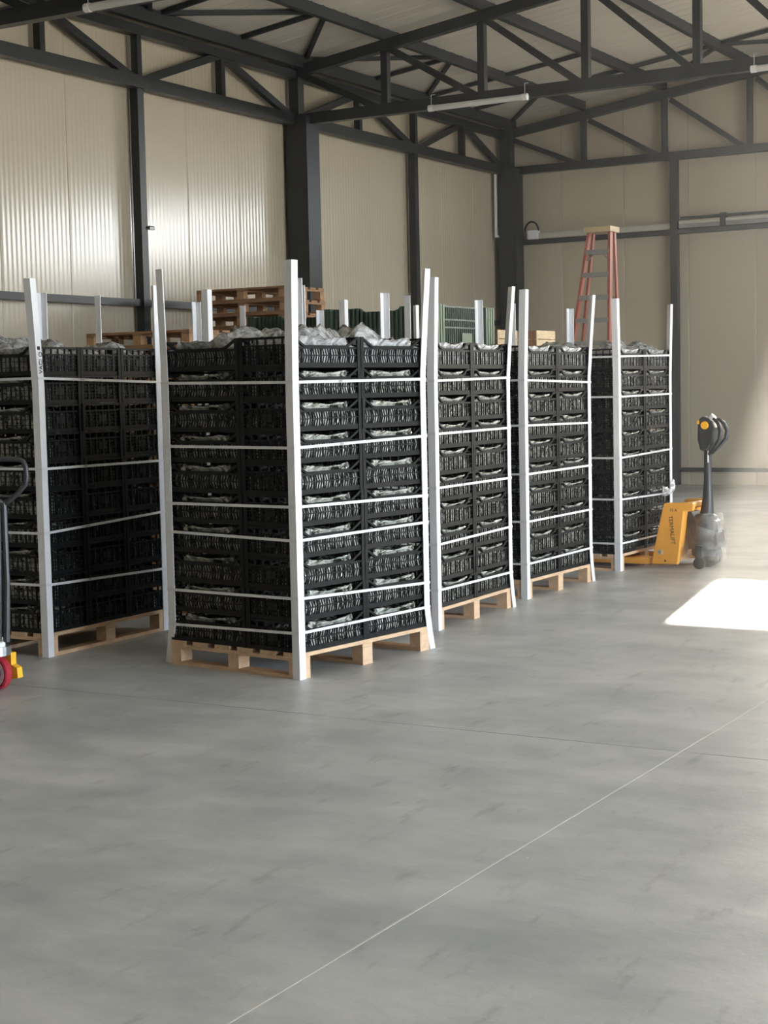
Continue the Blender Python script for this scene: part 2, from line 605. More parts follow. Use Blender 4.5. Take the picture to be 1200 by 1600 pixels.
# roof trusses across the hall
for nm, X in (('roof truss standing nearest, above the left edge', 11.37), ('roof truss in the middle, carried by the left wall column', 17.6)):
    tr = struct('roof_truss', 'dark ' + nm)
    Y0 = 11.45 if X > 15 else 11.3
    put('lower_chord', MB().box(X - .06, X + .06, YR + .2, Y0, LC0 + (.03 if X < 15 else 0), LC1 + (.03 if X < 15 else 0)), M_STEEL, tr)
    put('upper_chord', MB().bar((X, Y0, TC(Y0)), (X, RIDGE, TC(RIDGE)), .12, .13), M_STEEL, tr)
    put('upper_chord', MB().bar((X, RIDGE, TC(RIDGE)), (X, YR + .2, TC(2 * RIDGE - YR - .2)), .12, .13), M_STEEL, tr)
    ns = [11.45] + [10.14 - 1.35 * i for i in range(15)]
    for i, yn in enumerate(ns):
        tz = TC(yn if yn > RIDGE else 2 * RIDGE - yn)
        if i:
            put('post', MB().box(X - .045, X + .045, yn - .045, yn + .045, LC1 - .02, tz), M_STEEL, tr)
        if i + 1 < len(ns) and ns[i + 1] > RIDGE - .1:
            put('diagonal', MB().bar((X, yn - .04, tz - .03), (X, ns[i + 1] + .04, LC1 - .06), .07, .08), M_STEEL, tr)
        elif i + 1 < len(ns):
            t2 = TC(2 * RIDGE - ns[i + 1])
            put('diagonal', MB().bar((X, yn, LC1 - .06), (X, ns[i + 1], t2 - .03), .07, .08), M_STEEL, tr)
gt = struct('gable_truss', 'dark lattice truss flat against the back wall')
put('lower_chord', MB().box(23.72, 23.84, YR + .1, 11.3, LC0, LC1 - .02), M_STEEL, gt)
put('upper_chord', MB().bar((23.78, 11.4, TC(11.4) - .03), (23.78, RIDGE, TC(RIDGE) - .03), .12, .13), M_STEEL, gt)
ns = [11.45] + [10.11 - 1.345 * i for i in range(8)]
for i, yn in enumerate(ns):
    if i:
        put('post', MB().box(23.74, 23.82, yn - .04, yn + .04, LC1 - .04, TC(yn)), M_STEEL, gt)
    if i + 1 < len(ns):
        put('diagonal', MB().bar((23.78, yn - .1, TC(yn) - .12), (23.78, ns[i + 1] + .04, LC1 - .08), .06, .075), M_STEEL, gt)
for ym in (8.62, 5.4, 2.2):
    o = struct('mullion', None)
    put('shaft', MB().box(23.74, 23.86, ym - .055, ym + .055, 0, 5.02), M_STEEL2, o)
gb = struct('girt', 'dark steel rail halfway up the back wall')
for a, b in ((8.68, 11.2), (5.46, 8.56), (YR, 5.34)):
    put('rail', MB().box(23.76, 23.86, a, b, 3.87, 3.945), M_STEEL2, gb)
sk = struct('baseboard_back', 'dark steel rail low along the back wall')
for a, b in ((8.68, 11.2), (5.46, 8.56), (YR, 5.34)):
    put('rail', MB().box(23.80, 23.88, a, b, .205, .265), M_STEEL2, sk)

# purlins on the top chords, and the flat roof bracing between them
for i in range(9):
    yp = 11.36 if i == 0 else 10.14 - 1.35 * (i - 1)
    z0 = TC(yp) + .066 if i else 5.715
    o = put('purlin', MB().box(XF, XB - .06, yp - .04, yp + .04, z0, z0 + .155), M_STEEL2)
    o['kind'] = 'structure'
    o['label'] = 'dark roof purlin directly over the left wall' if i == 0 else 'dark roof purlin number %d in from the left wall' % i
rbz = lambda yy: TC(yy) + .16
br = struct('roof_bracing', 'thin dark flat bracing in the plane of the roof')
P1, P2, P3, P4, P0 = 10.14, 8.79, 7.44, 6.09, 11.36


def brace(x0, y0, x1, y1, w=.05):
    put('brace', MB().bar((x0, y0, rbz(y0)), (x1, y1, rbz(y1)), w, .05), M_STEEL2, br)


for a, b in ((14.6, 16.2), (17.7, 16.3), (17.75, 19.35), (20.95, 19.5), (23.8, 22.4), (11.4, 12.9), (14.5, 13.0)):
    brace(a, P0 + .02, b, P1 + .05)
for X in (14.65, 16.2, 19.4, 21.0, 22.4, 12.9):
    brace(X, P0, X, P1)
brace(21.0, P1, 21.0, P2)
for a, b in ((P1, P2), (P2, P3), (P3, P4), (P4, 4.74), (4.74, 3.39)):
    brace(22.4, a, 22.4, b)
brace(22.45, P1, 23.8, P2)
brace(23.8, P2, 22.45, P3)
brace(22.45, P3, 23.8, P4)


# ------------------------------------------------------------------ lamps, conduits on the walls
def lamp(X, y1, label, length=1.32, z=5.0):
    t = thing('tube_lamp', (X, y1 - length / 2, z), label, 'lamp', 'tube lamps hung from the trusses')
    b = MB()
    b.tube([(0, -length / 2, 0), (0, -length / 2 + .05, 0), (0, length / 2 - .05, 0), (0, length / 2, 0)], [.028, .036, .036, .028], 10)
    b.sm = True
    put('lamp_housing', b, M_LAMP, t)
    for s in (-1, 1):
        e = MB().tube([(0, s * (length / 2 - .06), 0), (0, s * (length / 2 + .004), 0)], .041, 10)
        put('end_cap', e, M_LABELW, t)
        put('hanging_wire', MB().tube([(0, s * (length / 2 - .03), .03), (0, s * (length / 2 - .03), .16), (.1, s * (length / 2 - .03), .18)], .004, 5), M_STRAP, t)
    return t


lamp(17.49, 9.47, 'long white tube lamp hung along the middle truss, wholly in view')
lamp(17.49, 5.44, 'white tube lamp under the middle truss, cut by the right frame edge')
lamp(11.26, 9.56, 'white tube lamp hung under the nearest truss, top left', z=5.03)

tk = thing('cable_trunking', (23.80, 9.6, 4.02), 'white cable trunking lying on the back wall rail by the ladder', 'trunking')
put('channel', MB().box(-.03, .03, -.92, 1.3, -.07, -.005), M_TRUNK, tk)
put('cover', MB().box(-.035, .035, -.92, 1.3, -.003, .02), M_TRUNK, tk)
jb = thing('junction_box', (23.78, 11.0, 3.96), 'small white junction box with a black cable loop near the back corner', 'junction box')
put('housing', MB().box(-.05, .05, -.09, .09, -.012, .13), M_WHITE, jb)
put('cable_loop', MB().tube([(-.01, .12 * math.cos(a) + .03, .12 + .15 * math.sin(a)) for a in [math.pi * k / 10 for k in range(11)]], .016, 8), M_CABLE, jb)
ct = thing('cable_tray', (23.78, 7.2, 3.99), 'grey cable tray on the back wall rail right of the mullion', 'cable tray')
put('tray', MB().box(-.05, .05, -1.5, 1.33, -.04, .02), M_GREYMETAL, ct)
put('cable_bundle', MB().tube([(-.02, -1.5, .05), (-.02, 0, .052), (-.02, 1.33, .05)], .03, 8), M_TRUNK, ct)
put('rear_rail', MB().box(.02, .05, -1.5, 1.33, .10, .14), M_STEEL2, ct)
for yy in (.63, -.45, -1.3):
    put('bracket', MB().box(-.07, .05, yy - .04, yy + .04, -.045, .15), M_STEEL2, ct)
cn = thing('wall_conduit', (23.50, 11.53, 4.02), 'thin white conduit rising beside the corner column on the left wall', 'conduit')
put('pipe', MB().box(-.02, .02, -.01, .02, .0, .98), M_WHITE, cn)
put('elbow', MB().box(-.02, .02, -.04, .02, -.03, .0), M_WHITE, cn)
cp = put('pipe_clip', MB().prism([(0, -.02, 0), (0, .02, 0), (0, .02, .03), (0, .0, .045), (0, -.02, .03)], (.09, 0, 0)), M_GREYMETAL, loc=(14.425, 11.44, 3.44))
tag(cp, 'small grey clip fixed to the left wall mullion', 'clip')


# ------------------------------------------------------------------ pallets
def make_pallet(La, Lb, label, wood, woody, block, decks=6, bottom_along_deck=False):
    """deck boards run along local x (La); origin at the near corner"""
    r = thing('wooden_pallet', (0, 0, 0), label, 'pallet', 'wooden pallets')
    bw = .09
    cs = {}
    gap = (Lb - decks * .118) / (decks - 1)
    for i in range(decks):
        y0 = i * (.118 + gap)
        if 'deck' not in cs:
            cs['deck'] = MB().box(0, La, 0, .118, .122, .144).mesh('deck_board')
            cs['deck'].materials.append(wood)
        put('deck_board', cs['deck'], None, r, (0, y0, 0))
    xs_ = (0, La / 2 - bw / 2, La - bw)
    ys_ = (0, Lb / 2 - .04, Lb - .08)
    st = MB().box(0, bw, 0, Lb, .100, .1215).mesh('stringer_board')
    st.materials.append(woody)
    bl = MB().box(0, bw, 0, .08, .0225, .0995).mesh('block')
    bl.materials.append(block)
    for x_ in xs_:
        put('stringer_board', st, None, r, (x_, 0, 0))
        for y_ in ys_:
            put('block', bl, None, r, (x_, y_, 0))
    if bottom_along_deck:
        bo = MB().box(0, La, 0, .08, 0, .022).mesh('bottom_board')
        bo.materials.append(wood)
        for y_ in ys_:
            put('bottom_board', bo, None, r, (0, y_, 0))
    else:
        bo = MB().box(0, bw, 0, Lb, 0, .022).mesh('bottom_board')
        bo.materials.append(woody)
        for x_ in xs_:
            put('bottom_board', bo, None, r, (x_, 0, 0))
    return r


# ------------------------------------------------------------------ crates
CL, CW, CH = .594, .394, .174


def seg(mb, axis, off, p, q, w, th):
    """a bar in a panel plane; axis 'x': the panel runs along x at y=off"""
    if axis == 'x':
        a, b, n = (p[0], off, p[1]), (q[0], off, q[1]), (0, 1, 0)
    else:
        a, b, n = (off, p[0], p[1]), (off, q[0], q[1]), (1, 0, 0)
    mb.bar(a, b, w, th, n)


def side_panel(axis, half, off, kind):
    m = MB()
    e = half - .012
    lo, dip = .118, (e - .100 if half > .25 else e - .05)
    seg(m, axis, off, (-e, .014), (e, .014), .028, .010)
    if kind == 'A':
        path = [(-e, .166), (-e + .012, .166), (-dip, lo), (dip, lo), (e - .012, .166), (e, .166)]
    else:
        path = [(-e, .168), (-dip - .03, .165), (-dip, .140), (-dip + .04, .126), (dip - .04, .126), (dip, .140), (dip + .03, .165), (e, .168)]
        lo = .126
    for a, b in zip(path, path[1:]):
        seg(m, axis, off, a, b, .013, .014)
    seg(m, axis, off, (-e, lo - .008), (e, lo - .008), .012, .010)
    if kind == 'A':
        seg(m, axis, off, (-e, .068), (e, .068), .006, .009)
        k = 7
        for i in range(k + 1):
            u = -e + 2 * e * i / k
            seg(m, axis, off, (u, .02), (u, lo - .008), .006, .010)
        n = 27
        for row, (z0, z1) in enumerate(((.027, .066), (.070, .107))):
            for i in range(n):
                u = -e + 2 * e * (i + .5) / n
                d = .006 if row else -.006
                seg(m, axis, off, (u - d, z0), (u + d, z1), .0042, .006)
    else:
        k = 8
        for i in range(k + 1):
            u = -e + 2 * e * i / k
            seg(m, axis, off, (u, .02), (u, lo - .008), .0085, .010)
        for z in (.050, .085):
            seg(m, axis, off, (-e, z), (e, z), .0032, .005)
        for i in range(k):
            u = -e + 2 * e * (i + .5) / k
            seg(m, axis, off, (u, .02), (u, lo - .008), .003, .005)
    return m


def end_panel(axis, half, off, kind):
    m = MB()
    e = half - .012
    seg(m, axis, off, (-e, .012), (e, .012), .024, .010)
    seg(m, axis, off, (-e, .166), (e, .166), .013, .014)
    seg(m, axis, off, (-e, .126), (e, .126), .009, .010)
    k = 6
    for i in range(k + 1):
        u = -e + 2 * e * i / k
        seg(m, axis, off, (u, .02), (u, .166), .008, .010)
    for z in (.043, .063, .083, .104):
        seg(m, axis, off, (-e, z), (e, z), .006, .006)
    n = 18
    for i in range(n):
        u = -e + 2 * e * (i + .5) / n
        seg(m, axis, off, (u, .02), (u, .126), .005, .006)
    seg(m, axis, off, (0, .055), (0, .098), .075, .008)
    return m


def corner_post(sx, sy):
    x, y = sx * CL / 2, sy * CW / 2
    w, t = .026, .007
    pts = [(x, y, 0), (x - sx * w, y, 0), (x - sx * w, y - sy * t, 0), (x - sx * t, y - sy * t, 0), (x - sx * t, y - sy * w, 0), (x, y - sy * w, 0)]
    return MB().prism(pts, (0, 0, CH))


PARTS = {}
for kind, mt in (('A', M_CRATE), ('B', M_CRATE_B)):
    L = []
    for s in (-1, 1):
        L.append(('side_panel', side_panel('x', CL / 2, s * (CW / 2 - .009), kind)))
        L.append(('end_panel', end_panel('y', CW / 2, s * (CL / 2 - .009), kind)))
        for s2 in (-1, 1):
            L.append(('corner_post', corner_post(s, s2)))
    L.append(('base', MB().box(-CL / 2 + .016, CL / 2 - .016, -CW / 2 + .016, CW / 2 - .016, .001, .008)))
    PARTS[kind] = []
    joined = MB()
    for nm, mb in L:
        me = mb.mesh(nm)
        me.materials.append(mt)
        PARTS[kind].append((nm, me))
        joined.add(mb.v, mb.f)
    me = joined.mesh('crate')
    me.materials.append(mt)
    PARTS[kind + '_whole'] = me


def bag_mesh(seed, top, puff=1.):
    """a closed crumpled pillow that fills the crate and spills over the low middles of its long sides"""
    nx, ny = 26, 18
    hx, hy = CL / 2 - .022, CW / 2 - .022
    off = Vector((seed * 7.3, seed * 3.1, seed * 1.7))
    vs, top_i, bot_i = [], {}, {}

    def crumple(x, y, k):
        p = Vector((x, y, 0))
        a = abs(noise.noise(p * 8 + off)) * .9 + abs(noise.noise(p * 17 - off)) * .5 + abs(noise.noise(p * 41 + off)) * (.06 if top else .2)
        return a * k
    for j in range(ny + 1):
        for i in range(nx + 1):
            u, v = -1 + 2 * i / nx, -1 + 2 * j / ny
            x, y = u * hx, v * hy
            edge = max(abs(u), abs(v))
            dome = (1 - abs(u) ** 4) * (1 - abs(v) ** 4)
            if top:
                lump = max(0, noise.noise(Vector((x * 3.2, y * 3.2, 0)) + off * 1.9) + .28)
                z = .118 + puff * (dome * (.03 + .15 * lump) + (.035 - crumple(x, y, .085)) * (.2 + dome))
                z = min(z, .33)
            else:
                z = .100 + dome * .030 + crumple(x, y, .030) * (.3 + dome)
                z = min(z, .158)
            if abs(v) > .85 and abs(u) < .70:          # film pulled up into the dip of the long side
                z = .139 + (.012 + crumple(x, y, .022)) * (abs(u) * 1.3 + .2) + (0.012 if top else 0)
                z = min(z, .162 + (.03 if top else 0))
                y = math.copysign(hy + (.026 if abs(v) > .99 and abs(u) < .58 else 0 if abs(v) > .99 else -.012), v)
            top_i[i, j] = len(vs)
            vs.append((x, y, z))
    for j in range(ny + 1):
        for i in range(nx + 1):
            u, v = -1 + 2 * i / nx, -1 + 2 * j / ny
            bot_i[i, j] = len(vs)
            vs.append((u * hx, v * hy, .011))
    fs = []
    for j in range(ny):
        for i in range(nx):
            fs.append((top_i[i, j], top_i[i + 1, j], top_i[i + 1, j + 1], top_i[i, j + 1]))
            fs.append((bot_i[i, j + 1], bot_i[i + 1, j + 1], bot_i[i + 1, j], bot_i[i, j]))
    # the sides, three levels with crumples
    ring = [(i, 0) for i in range(nx)] + [(nx, j) for j in range(ny)] + [(i, ny) for i in range(nx, 0, -1)] + [(0, j) for j in range(ny, 0, -1)]
    prev = [bot_i[k] for k in ring]
    for lev in (.035, .06, .085, .104, .1365):
        cur = []
        for (i, j) in ring:
            u, v = -1 + 2 * i / nx, -1 + 2 * j / ny
            n = noise.noise(Vector((u * hx * 16, v * hy * 16, lev * 30)) + off) * .007
            cx, cy = u * hx, v * hy
            if abs(u) > .99:
                cx = math.copysign(hx + min(.003, n), u)
            if abs(v) > .99:
                cy = math.copysign(hy + min(.003, n), v)
            cur.append(len(vs))
            vs.append((cx, cy, min(lev, vs[top_i[i, j]][2] - .0015)))
        for k in range(len(ring)):
            k2 = (k + 1) % len(ring)
            fs.append((prev[k], prev[k2], cur[k2], cur[k]))
        prev = cur
    cur = [top_i[k] for k in ring]
    for k in range(len(ring)):
        k2 = (k + 1) % len(ring)
        fs.append((prev[k], prev[k2], cur[k2], cur[k]))
    m = bpy.data.meshes.new('produce_bag')
    m.from_pydata(vs, [], fs)
    m.materials.append(M_FILMTOP if top else M_FILM)
    for p in m.polygons:
        p.use_smooth = True
    m.update()
    return m


BAGS = [bag_mesh(i + 1, False) for i in range(10)]
BAGS_TOP = [bag_mesh(i + 31, True) for i in range(8)]
BAGS_LOW = [bag_mesh(i + 51, True, .42) for i in range(6)]
FILL = bag_mesh(60, False)
FILL.materials.clear()
FILL.materials.append(M_PRODUCE)
FILL.transform(Matrix.Diagonal((.95, .88, .80, 1)) @ Matrix.Translation((0, 0, .004)))
ORD = ['top', 'second', 'third', 'fourth', 'fifth', 'sixth', 'seventh', 'eighth', 'ninth', 'bottom']


def make_crate(kind):
    r = thing('produce_crate', (0, 0, 0), 'black crate', 'crate')
    for nm, me in PARTS[kind]:
        put(nm, me, None, r)
    return r


PROTO = {k: None for k in 'AB'}


def place_crate(kind, loc, rz, label, group, whole=False):
    if whole:
        o = put('produce_crate', PARTS[kind + '_whole'], None, None, loc, rz)
        return tag(o, label, 'crate', group)
    if PROTO[kind] is None:
        p = make_crate(kind)
        p.location, p.rotation_euler.z = loc, rz
        tag(p, label, 'crate', group)
        PROTO[kind] = p
        return p
    return dup(PROTO[kind], loc, rz, label, group)


def l_post(base, ang, ca, cb, label, flare=(0, 0), lean=(0, 0), h=2.30):
    """L-profile corner board; ca, cb = +-1, the outward sides along the load's own axes"""
    t, w = .006, .052
    o = put('corner_post_board', MB(), M_WHITE)
    vs, fs = [], []
    levels = [(0, 1, 0), (.12, .45, 0), (.26, 0, 0), (1.64, 0, 0), (1.95, 0, .42), (h, 0, 1)]
    prof = [(t, t), (-w + t, t), (-w + t, 0), (0, 0), (0, -w + t), (t, -w + t)]
    prof = [(ca * a, cb * b) for a, b in prof]
    if ca * cb < 0:
        prof.reverse()
    ra_ = Matrix.Rotation(-ang, 2)
    fl_ = ra_ @ Vector(flare)
    le_ = ra_ @ Vector(lean)
    for z, kf, kl in levels:
        for a, b in prof:
            vs.append((a + fl_.x * kf + le_.x * kl, b + fl_.y * kf + le_.y * kl, z))
    n = 6
    for i in range(len(levels) - 1):
        for k in range(n):
            fs.append((i * n + k, i * n + (k + 1) % n, (i + 1) * n + (k + 1) % n, (i + 1) * n + k))
    fs += [tuple(range(n - 1, -1, -1)), tuple(range((len(levels) - 1) * n, len(levels) * n))]
    me = bpy.data.meshes.new('corner_post_board')
    me.from_pydata(vs, [], fs)
    me.materials.append(M_WHITE)
    o.data = me
    o.location, o.rotation_euler.z = (*base, 0), ang
    return tag(o, label, 'corner post', 'white corner posts of the crate loads')


def strap(base, ang, La, Lb, zs, label):
    """a flat band round the load; zs = heights at the near, right, far and left corner"""
    e, w, t = .0075, .016, .0016
    ring = [(-e, -e), (La + e, -e), (La + e, Lb + e), (-e, Lb + e)]
    vs, fs = [], []
    for (a, b), z in zip(ring, zs):
        sa, sb = (-1 if a < 0 else 1), (-1 if b < 0 else 1)
        for dz in (-w / 2, w / 2):
            vs.append((a, b, z + dz))
            vs.append((a + sa * t, b + sb * t, z + dz))
    for k in range(4):
        i, j = 4 * k, 4 * ((k + 1) % 4)
        fs += [(i + 1, j + 1, j + 3, i + 3), (j, i, i + 2, j + 2), (i + 2, i + 3, j + 3, j + 2), (i, j, j + 1, i + 1)]
    me = bpy.data.meshes.new('packing_strap')
    me.from_pydata(vs, [], fs)
    o = put('packing_strap', me, M_STRAP, None, (*base, 0), ang)
    seal = MB().box(La * .32, La * .32 + .03, -e - .004, -e - .0018, 0, .018)
    za = zs[0] + (zs[1] - zs[0]) * .34
    put('seal', MB().add([(x_, y_, z_ + za - .009) for x_, y_, z_ in seal.v], seal.f), M_METAL, o)
    return tag(o, label, 'strap', 'white straps round the crate loads')


LOADS = [
    # key, phrase, origin, angle, layout, crate kind, strap heights (near, right, left), flares / leans of the corner boards
    ('nearest load', (7.262, 4.808), -.136, 1, 'A',
     [(1.635, 1.643, 1.648), (1.278, 1.301, 1.283), (.955, .941, .951), (.769, .780, .786), (.45, .411, .444), (.259, .263, .239)],
     {'near': ((0, 0), (0, -.012)), 'right': ((.06, .0), (.05, -.02)), 'left': ((.04, .065), (-.01, .01)), 'far': ((0, 0), (0, 0))}),
    ('load by the hand truck', (7.275, 6.645), .02, 2, 'B',
     [(1.697, 1.665, 1.69), (1.15, 1.143, 1.15), (.759, .802, .76), (.444, .417, .44)],
     {'near': ((0, 0), (-.01, .03)), 'right': ((0, 0), (0, 0)), 'left': ((0, 0), (0, 0)), 'far': ((0, 0), (0, 0))}),
    ('second load in the front row', (9.125, 4.945), .035, 1, 'B',
     [(1.634, 1.65, 1.64), (1.289, 1.293, 1.29), (.937, .935, .937), (.566, .585, .57), (.267, .256, .26)],
     {'near': ((0, 0), (0, -.02)), 'right': ((.03, -.01), (.06, -.025)), 'left': ((0, 0), (0, 0)), 'far': ((0, 0), (0, 0))}),
    ('third load in the front row', (10.735, 5.06), -.012, 1, 'B',
     [(1.631, 1.607, 1.63), (1.296, 1.283, 1.29), (.934, .941, .934), (.58, .585, .58), (.264, .275, .264)],
     {'near': ((0, 0), (0, -.02)), 'right': ((.03, -.01), (.06, -.025)), 'left': ((0, 0), (0, 0)), 'far': ((0, 0), (0, 0))}),
    ('end load on the orange truck', (12.64, 5.085), -.02, 1, 'B',
     [(1.818, 1.837, 1.82), (1.48, 1.49, 1.48), (.963, .991, .963), (.611, .594, .611), (.236, .236, .236)],
     {'near': ((0, 0), (0, .01)), 'right': ((.02, 0), (.05, 0)), 'left': ((0, 0), (0, 0)), 'far': ((0, 0), (0, 0))}),
    ('middle load in the back row', (9.02, 6.66), .0, 1, 'B', [], {}),
    ('right load in the back row', (10.83, 6.66), .0, 1, 'B', [], {}),
]
CORNER = {'near': (0, 0, -1, -1), 'right': (1, 0, 1, -1), 'left': (0, 1, -1, 1), 'far': (1, 1, 1, 1)}
CORNER_WORD = {'near': 'near corner', 'right': 'right front corner', 'left': 'left back corner', 'far': 'far back corner'}
STRAP_ORD = ['topmost', 'second', 'third', 'fourth', 'fifth', 'sixth']
bag_n = 0
for li, (ph, O, ang, layout, kind, straps, bends) in enumerate(LOADS):
    ca, sa = math.cos(ang), math.sin(ang)

    def at(a, b, O=O, ca=ca, sa=sa):
        return (O[0] + a * ca - b * sa, O[1] + a * sa + b * ca)
    shadow = li >= 5
    # pallet (raised a hair from the floor of the fork gap so that boards, not faces, touch)
    if layout == 1:
        make = make_pallet(1.2, 1.0, 'wooden pallet under the ' + ph, M_WOOD, M_WOODY, M_BLOCK)
        make.location, make.rotation_euler.z = (*O, 0), ang
    else:
        make = make_pallet(1.2, 1.0, 'wooden pallet under the ' + ph, M_WOOD, M_WOODY, M_BLOCK, 6, True)
        make.location, make.rotation_euler.z = (*O, 0), ang
    # columns of crates: (a, b, turned, phrase, visible)
    if layout == 1:
        cols = [(.3, .2, 0, 'corner column', True), (.9, .2, 0, 'right column', True),
                (.2, .7, 1, 'back left column', li in (0, 4)), (.6, .7, 1, 'back middle column', False), (1.0, .7, 1, 'back right column', False)]
    else:
        cols = [(.2, .3, 1, 'corner column', True), (.6, .3, 1, 'middle column', True), (1.0, .3, 1, 'right column', True),
                (.3, .8, 0, 'back left column', False), (.9, .8, 0, 'back right column', False)]
    if shadow:
        cols = cols[:2]
    tex = 'lattice' if kind == 'A' else 'grid'
    for (a, b, turned, cw, vis) in cols:
        for k in range(10):                       # k = 0 is the top layer
            z = .1445 + (9 - k) * (CH + .0004)
            jx, jy = rnd.uniform(-.002, .002), rnd.uniform(-.002, .002)
            px, py = at(a + jx, b + jy)
            rz = ang + turned * math.pi / 2 + rnd.uniform(-.003, .003) + (math.pi if rnd.random() < .5 else 0)
            row = ('top row' if k == 0 else 'bottom row' if k == 9 else ORD[k] + ' row down')
            seen = (vis or k == 0) and not (shadow and k > 0)
            if seen:
                lab = 'black %s crate, %s, %s, %s' % (tex, row, cw, ph)
                grp = 'black crates of the ' + ph
            else:
                lab = 'black crate out of sight inside the ' + ph
                grp = 'hidden black crates of the ' + ph
            place_crate(kind, (px, py, z), rz, lab, grp, whole=not seen)
            if seen:
                bag_n += 1
                if k == 0:
                    me = BAGS_LOW[(bag_n + li) % 6] if li in (2, 3) else BAGS_TOP[(bag_n * 3 + li) % len(BAGS_TOP)]
                    lab = 'crumpled clear bag puffed up on top, %s, %s' % (cw, ph)
                else:
                    me = BAGS[(bag_n * 7 + li) % len(BAGS)]
                    lab = 'clear produce bag, %s, %s, %s' % (row, cw, ph)
                bo = put('produce_bag', me, None, None, (px, py, z + .0005), rz)
                if k == 0:
                    put('produce', FILL, None, bo)
                tag(bo, lab, 'bag', 'clear bags in the crates of the ' + ph)
    for cn_, (fa, fb, s1, s2) in CORNER.items():
        f_, l_ = bends.get(cn_, ((0, 0), (0, 0)))
        lab = 'white corner post at the %s of the %s' % (CORNER_WORD[cn_], ph)
        h_ = 2.30 + rnd.uniform(-.006, .006)
        p = l_post(at(fa * 1.2, fb * 1.0), ang, s1, s2, lab, f_, l_, h_)
    for i, (zn, zr, zl) in enumerate(straps):
        zf = zr + zl - zn
        w = STRAP_ORD[i] if i < len(straps) - 1 else 'lowest'
        strap(O, ang, 1.2, 1.0, (zn, zr, zf, zl), 'white packing strap, %s one round the %s' % (w, ph))


# a bag that spills out over a strap of the end load, beside the orange truck
vs, fs = [], []
for j in range(9):
    for i in range(15):
        u, v = i / 14, j / 8
        q = Vector((u * 3.1, v * 2.3, 4.2))
        vs.append((.30 * u, -.030 - .045 * math.sin(math.pi * min(1, v * 1.1)) * math.sin(math.pi * u) ** .6 - .012 * abs(noise.noise(q * 2.7)),
                   .085 * v - .035 * math.sin(math.pi * u) + .06 * u + .03 * noise.noise(q * 1.6) * v))
for j in range(8):
    for i in range(14):
        fs.append((j * 15 + i, j * 15 + i + 1, j * 15 + i + 16, j * 15 + i + 15))
me = bpy.data.meshes.new('produce_bag')
me.from_pydata(vs, [], fs)
me.materials.append(M_FILMTOP)
for p in me.polygons:
    p.use_smooth = True
sb = put('produce_bag', me, None, None, (13.53, 5.065, .585))
tag(sb, 'loose clear bag spilling over a strap just above the orange truck', 'bag')


# ------------------------------------------------------------------ lettering
def text(s, size, matn, parent, M, name='lettering', depth=.001, align='CENTER'):
    cu = bpy.data.curves.new(name, 'FONT')
    cu.body = s
    cu.size = size
    cu.extrude = depth
    cu.align_x = align
    cu.align_y = 'CENTER'
    tmp = bpy.data.objects.new('tmp', cu)
    C.objects.link(tmp)
    dg = bpy.context.evaluated_depsgraph_get()
    me = bpy.data.meshes.new_from_object(tmp.evaluated_get(dg))
    bpy.data.objects.remove(tmp)
    me.transform(M)
    o = put(name, me, matn, parent)
    return o


for o in list(C.objects):
    if o.get('label') == 'white corner post at the near corner of the load by the hand truck':
        # letters run up the bright flange, which looks to -y
        M = Matrix.Translation((.020, -.0072, 1.79)) @ Matrix.Rotation(math.pi / 2, 4, 'X') @ Matrix.Rotation(math.pi / 2, 4, 'Z')
        text('VACI O', .040, M_INK, o, M)['label'] = 'dark lettering VACI O running up the post'

# ------------------------------------------------------------------ pallet stacks by the left wall
NTH = ['topmost', 'second', 'third', 'fourth', 'fifth', 'sixth', 'seventh', 'eighth', 'ninth', 'tenth', 'eleventh', 'twelfth', 'thirteenth',
       'fourteenth', 'fifteenth', 'sixteenth', 'seventeenth', 'eighteenth', 'nineteenth']


def pallet_stack(loc, n, ang, words, shown):
    proto = None
    for k in range(n):
        z = (n - 1 - k) * .1443
        jx, jy, jr = rnd.uniform(-.012, .012), rnd.uniform(-.012, .012), rnd.uniform(-.012, .012)
        L = (loc[0] + jx, loc[1] + jy, z)
        lab = '%s brown pallet of the %s' % (NTH[k], words)
        if k < shown:
            if proto is None:
                proto = make_pallet(1.2, .8, lab, M_OLDW2, M_OLDW, M_OLDB, 5, True)
                proto['group'] = 'brown pallets of the ' + words
                proto.location, proto.rotation_euler.z = L, ang + jr
            else:
                dup(proto, L, ang + jr, lab)
        else:
            mb = MB()
            for ch in proto.children:
                d = ch.location
                mb.add([(v.co.x + d.x, v.co.y + d.y, v.co.z + d.z) for v in ch.data.vertices], [tuple(p.vertices) for p in ch.data.polygons])
            me = bpy.data.meshes.get('stacked_pallet') or mb.mesh('stacked_pallet')
            o = put('wooden_pallet', me, M_OLDB, None, L, ang + jr)
            tag(o, lab, 'pallet', 'brown pallets of the ' + words)


M_OLDW2 = mat('brown_pine_long', (.36, .20, .105), .75, var=.3, vscale=2.2, stretch=(3, 22, 22), bump=.25, bscale=7)
pallet_stack((15.47, 9.78), 19, math.pi / 2, 'high stack by the left wall', 5)
pallet_stack((12.45, 8.82), 15, math.pi / 2, 'low stack behind the crates', 2)


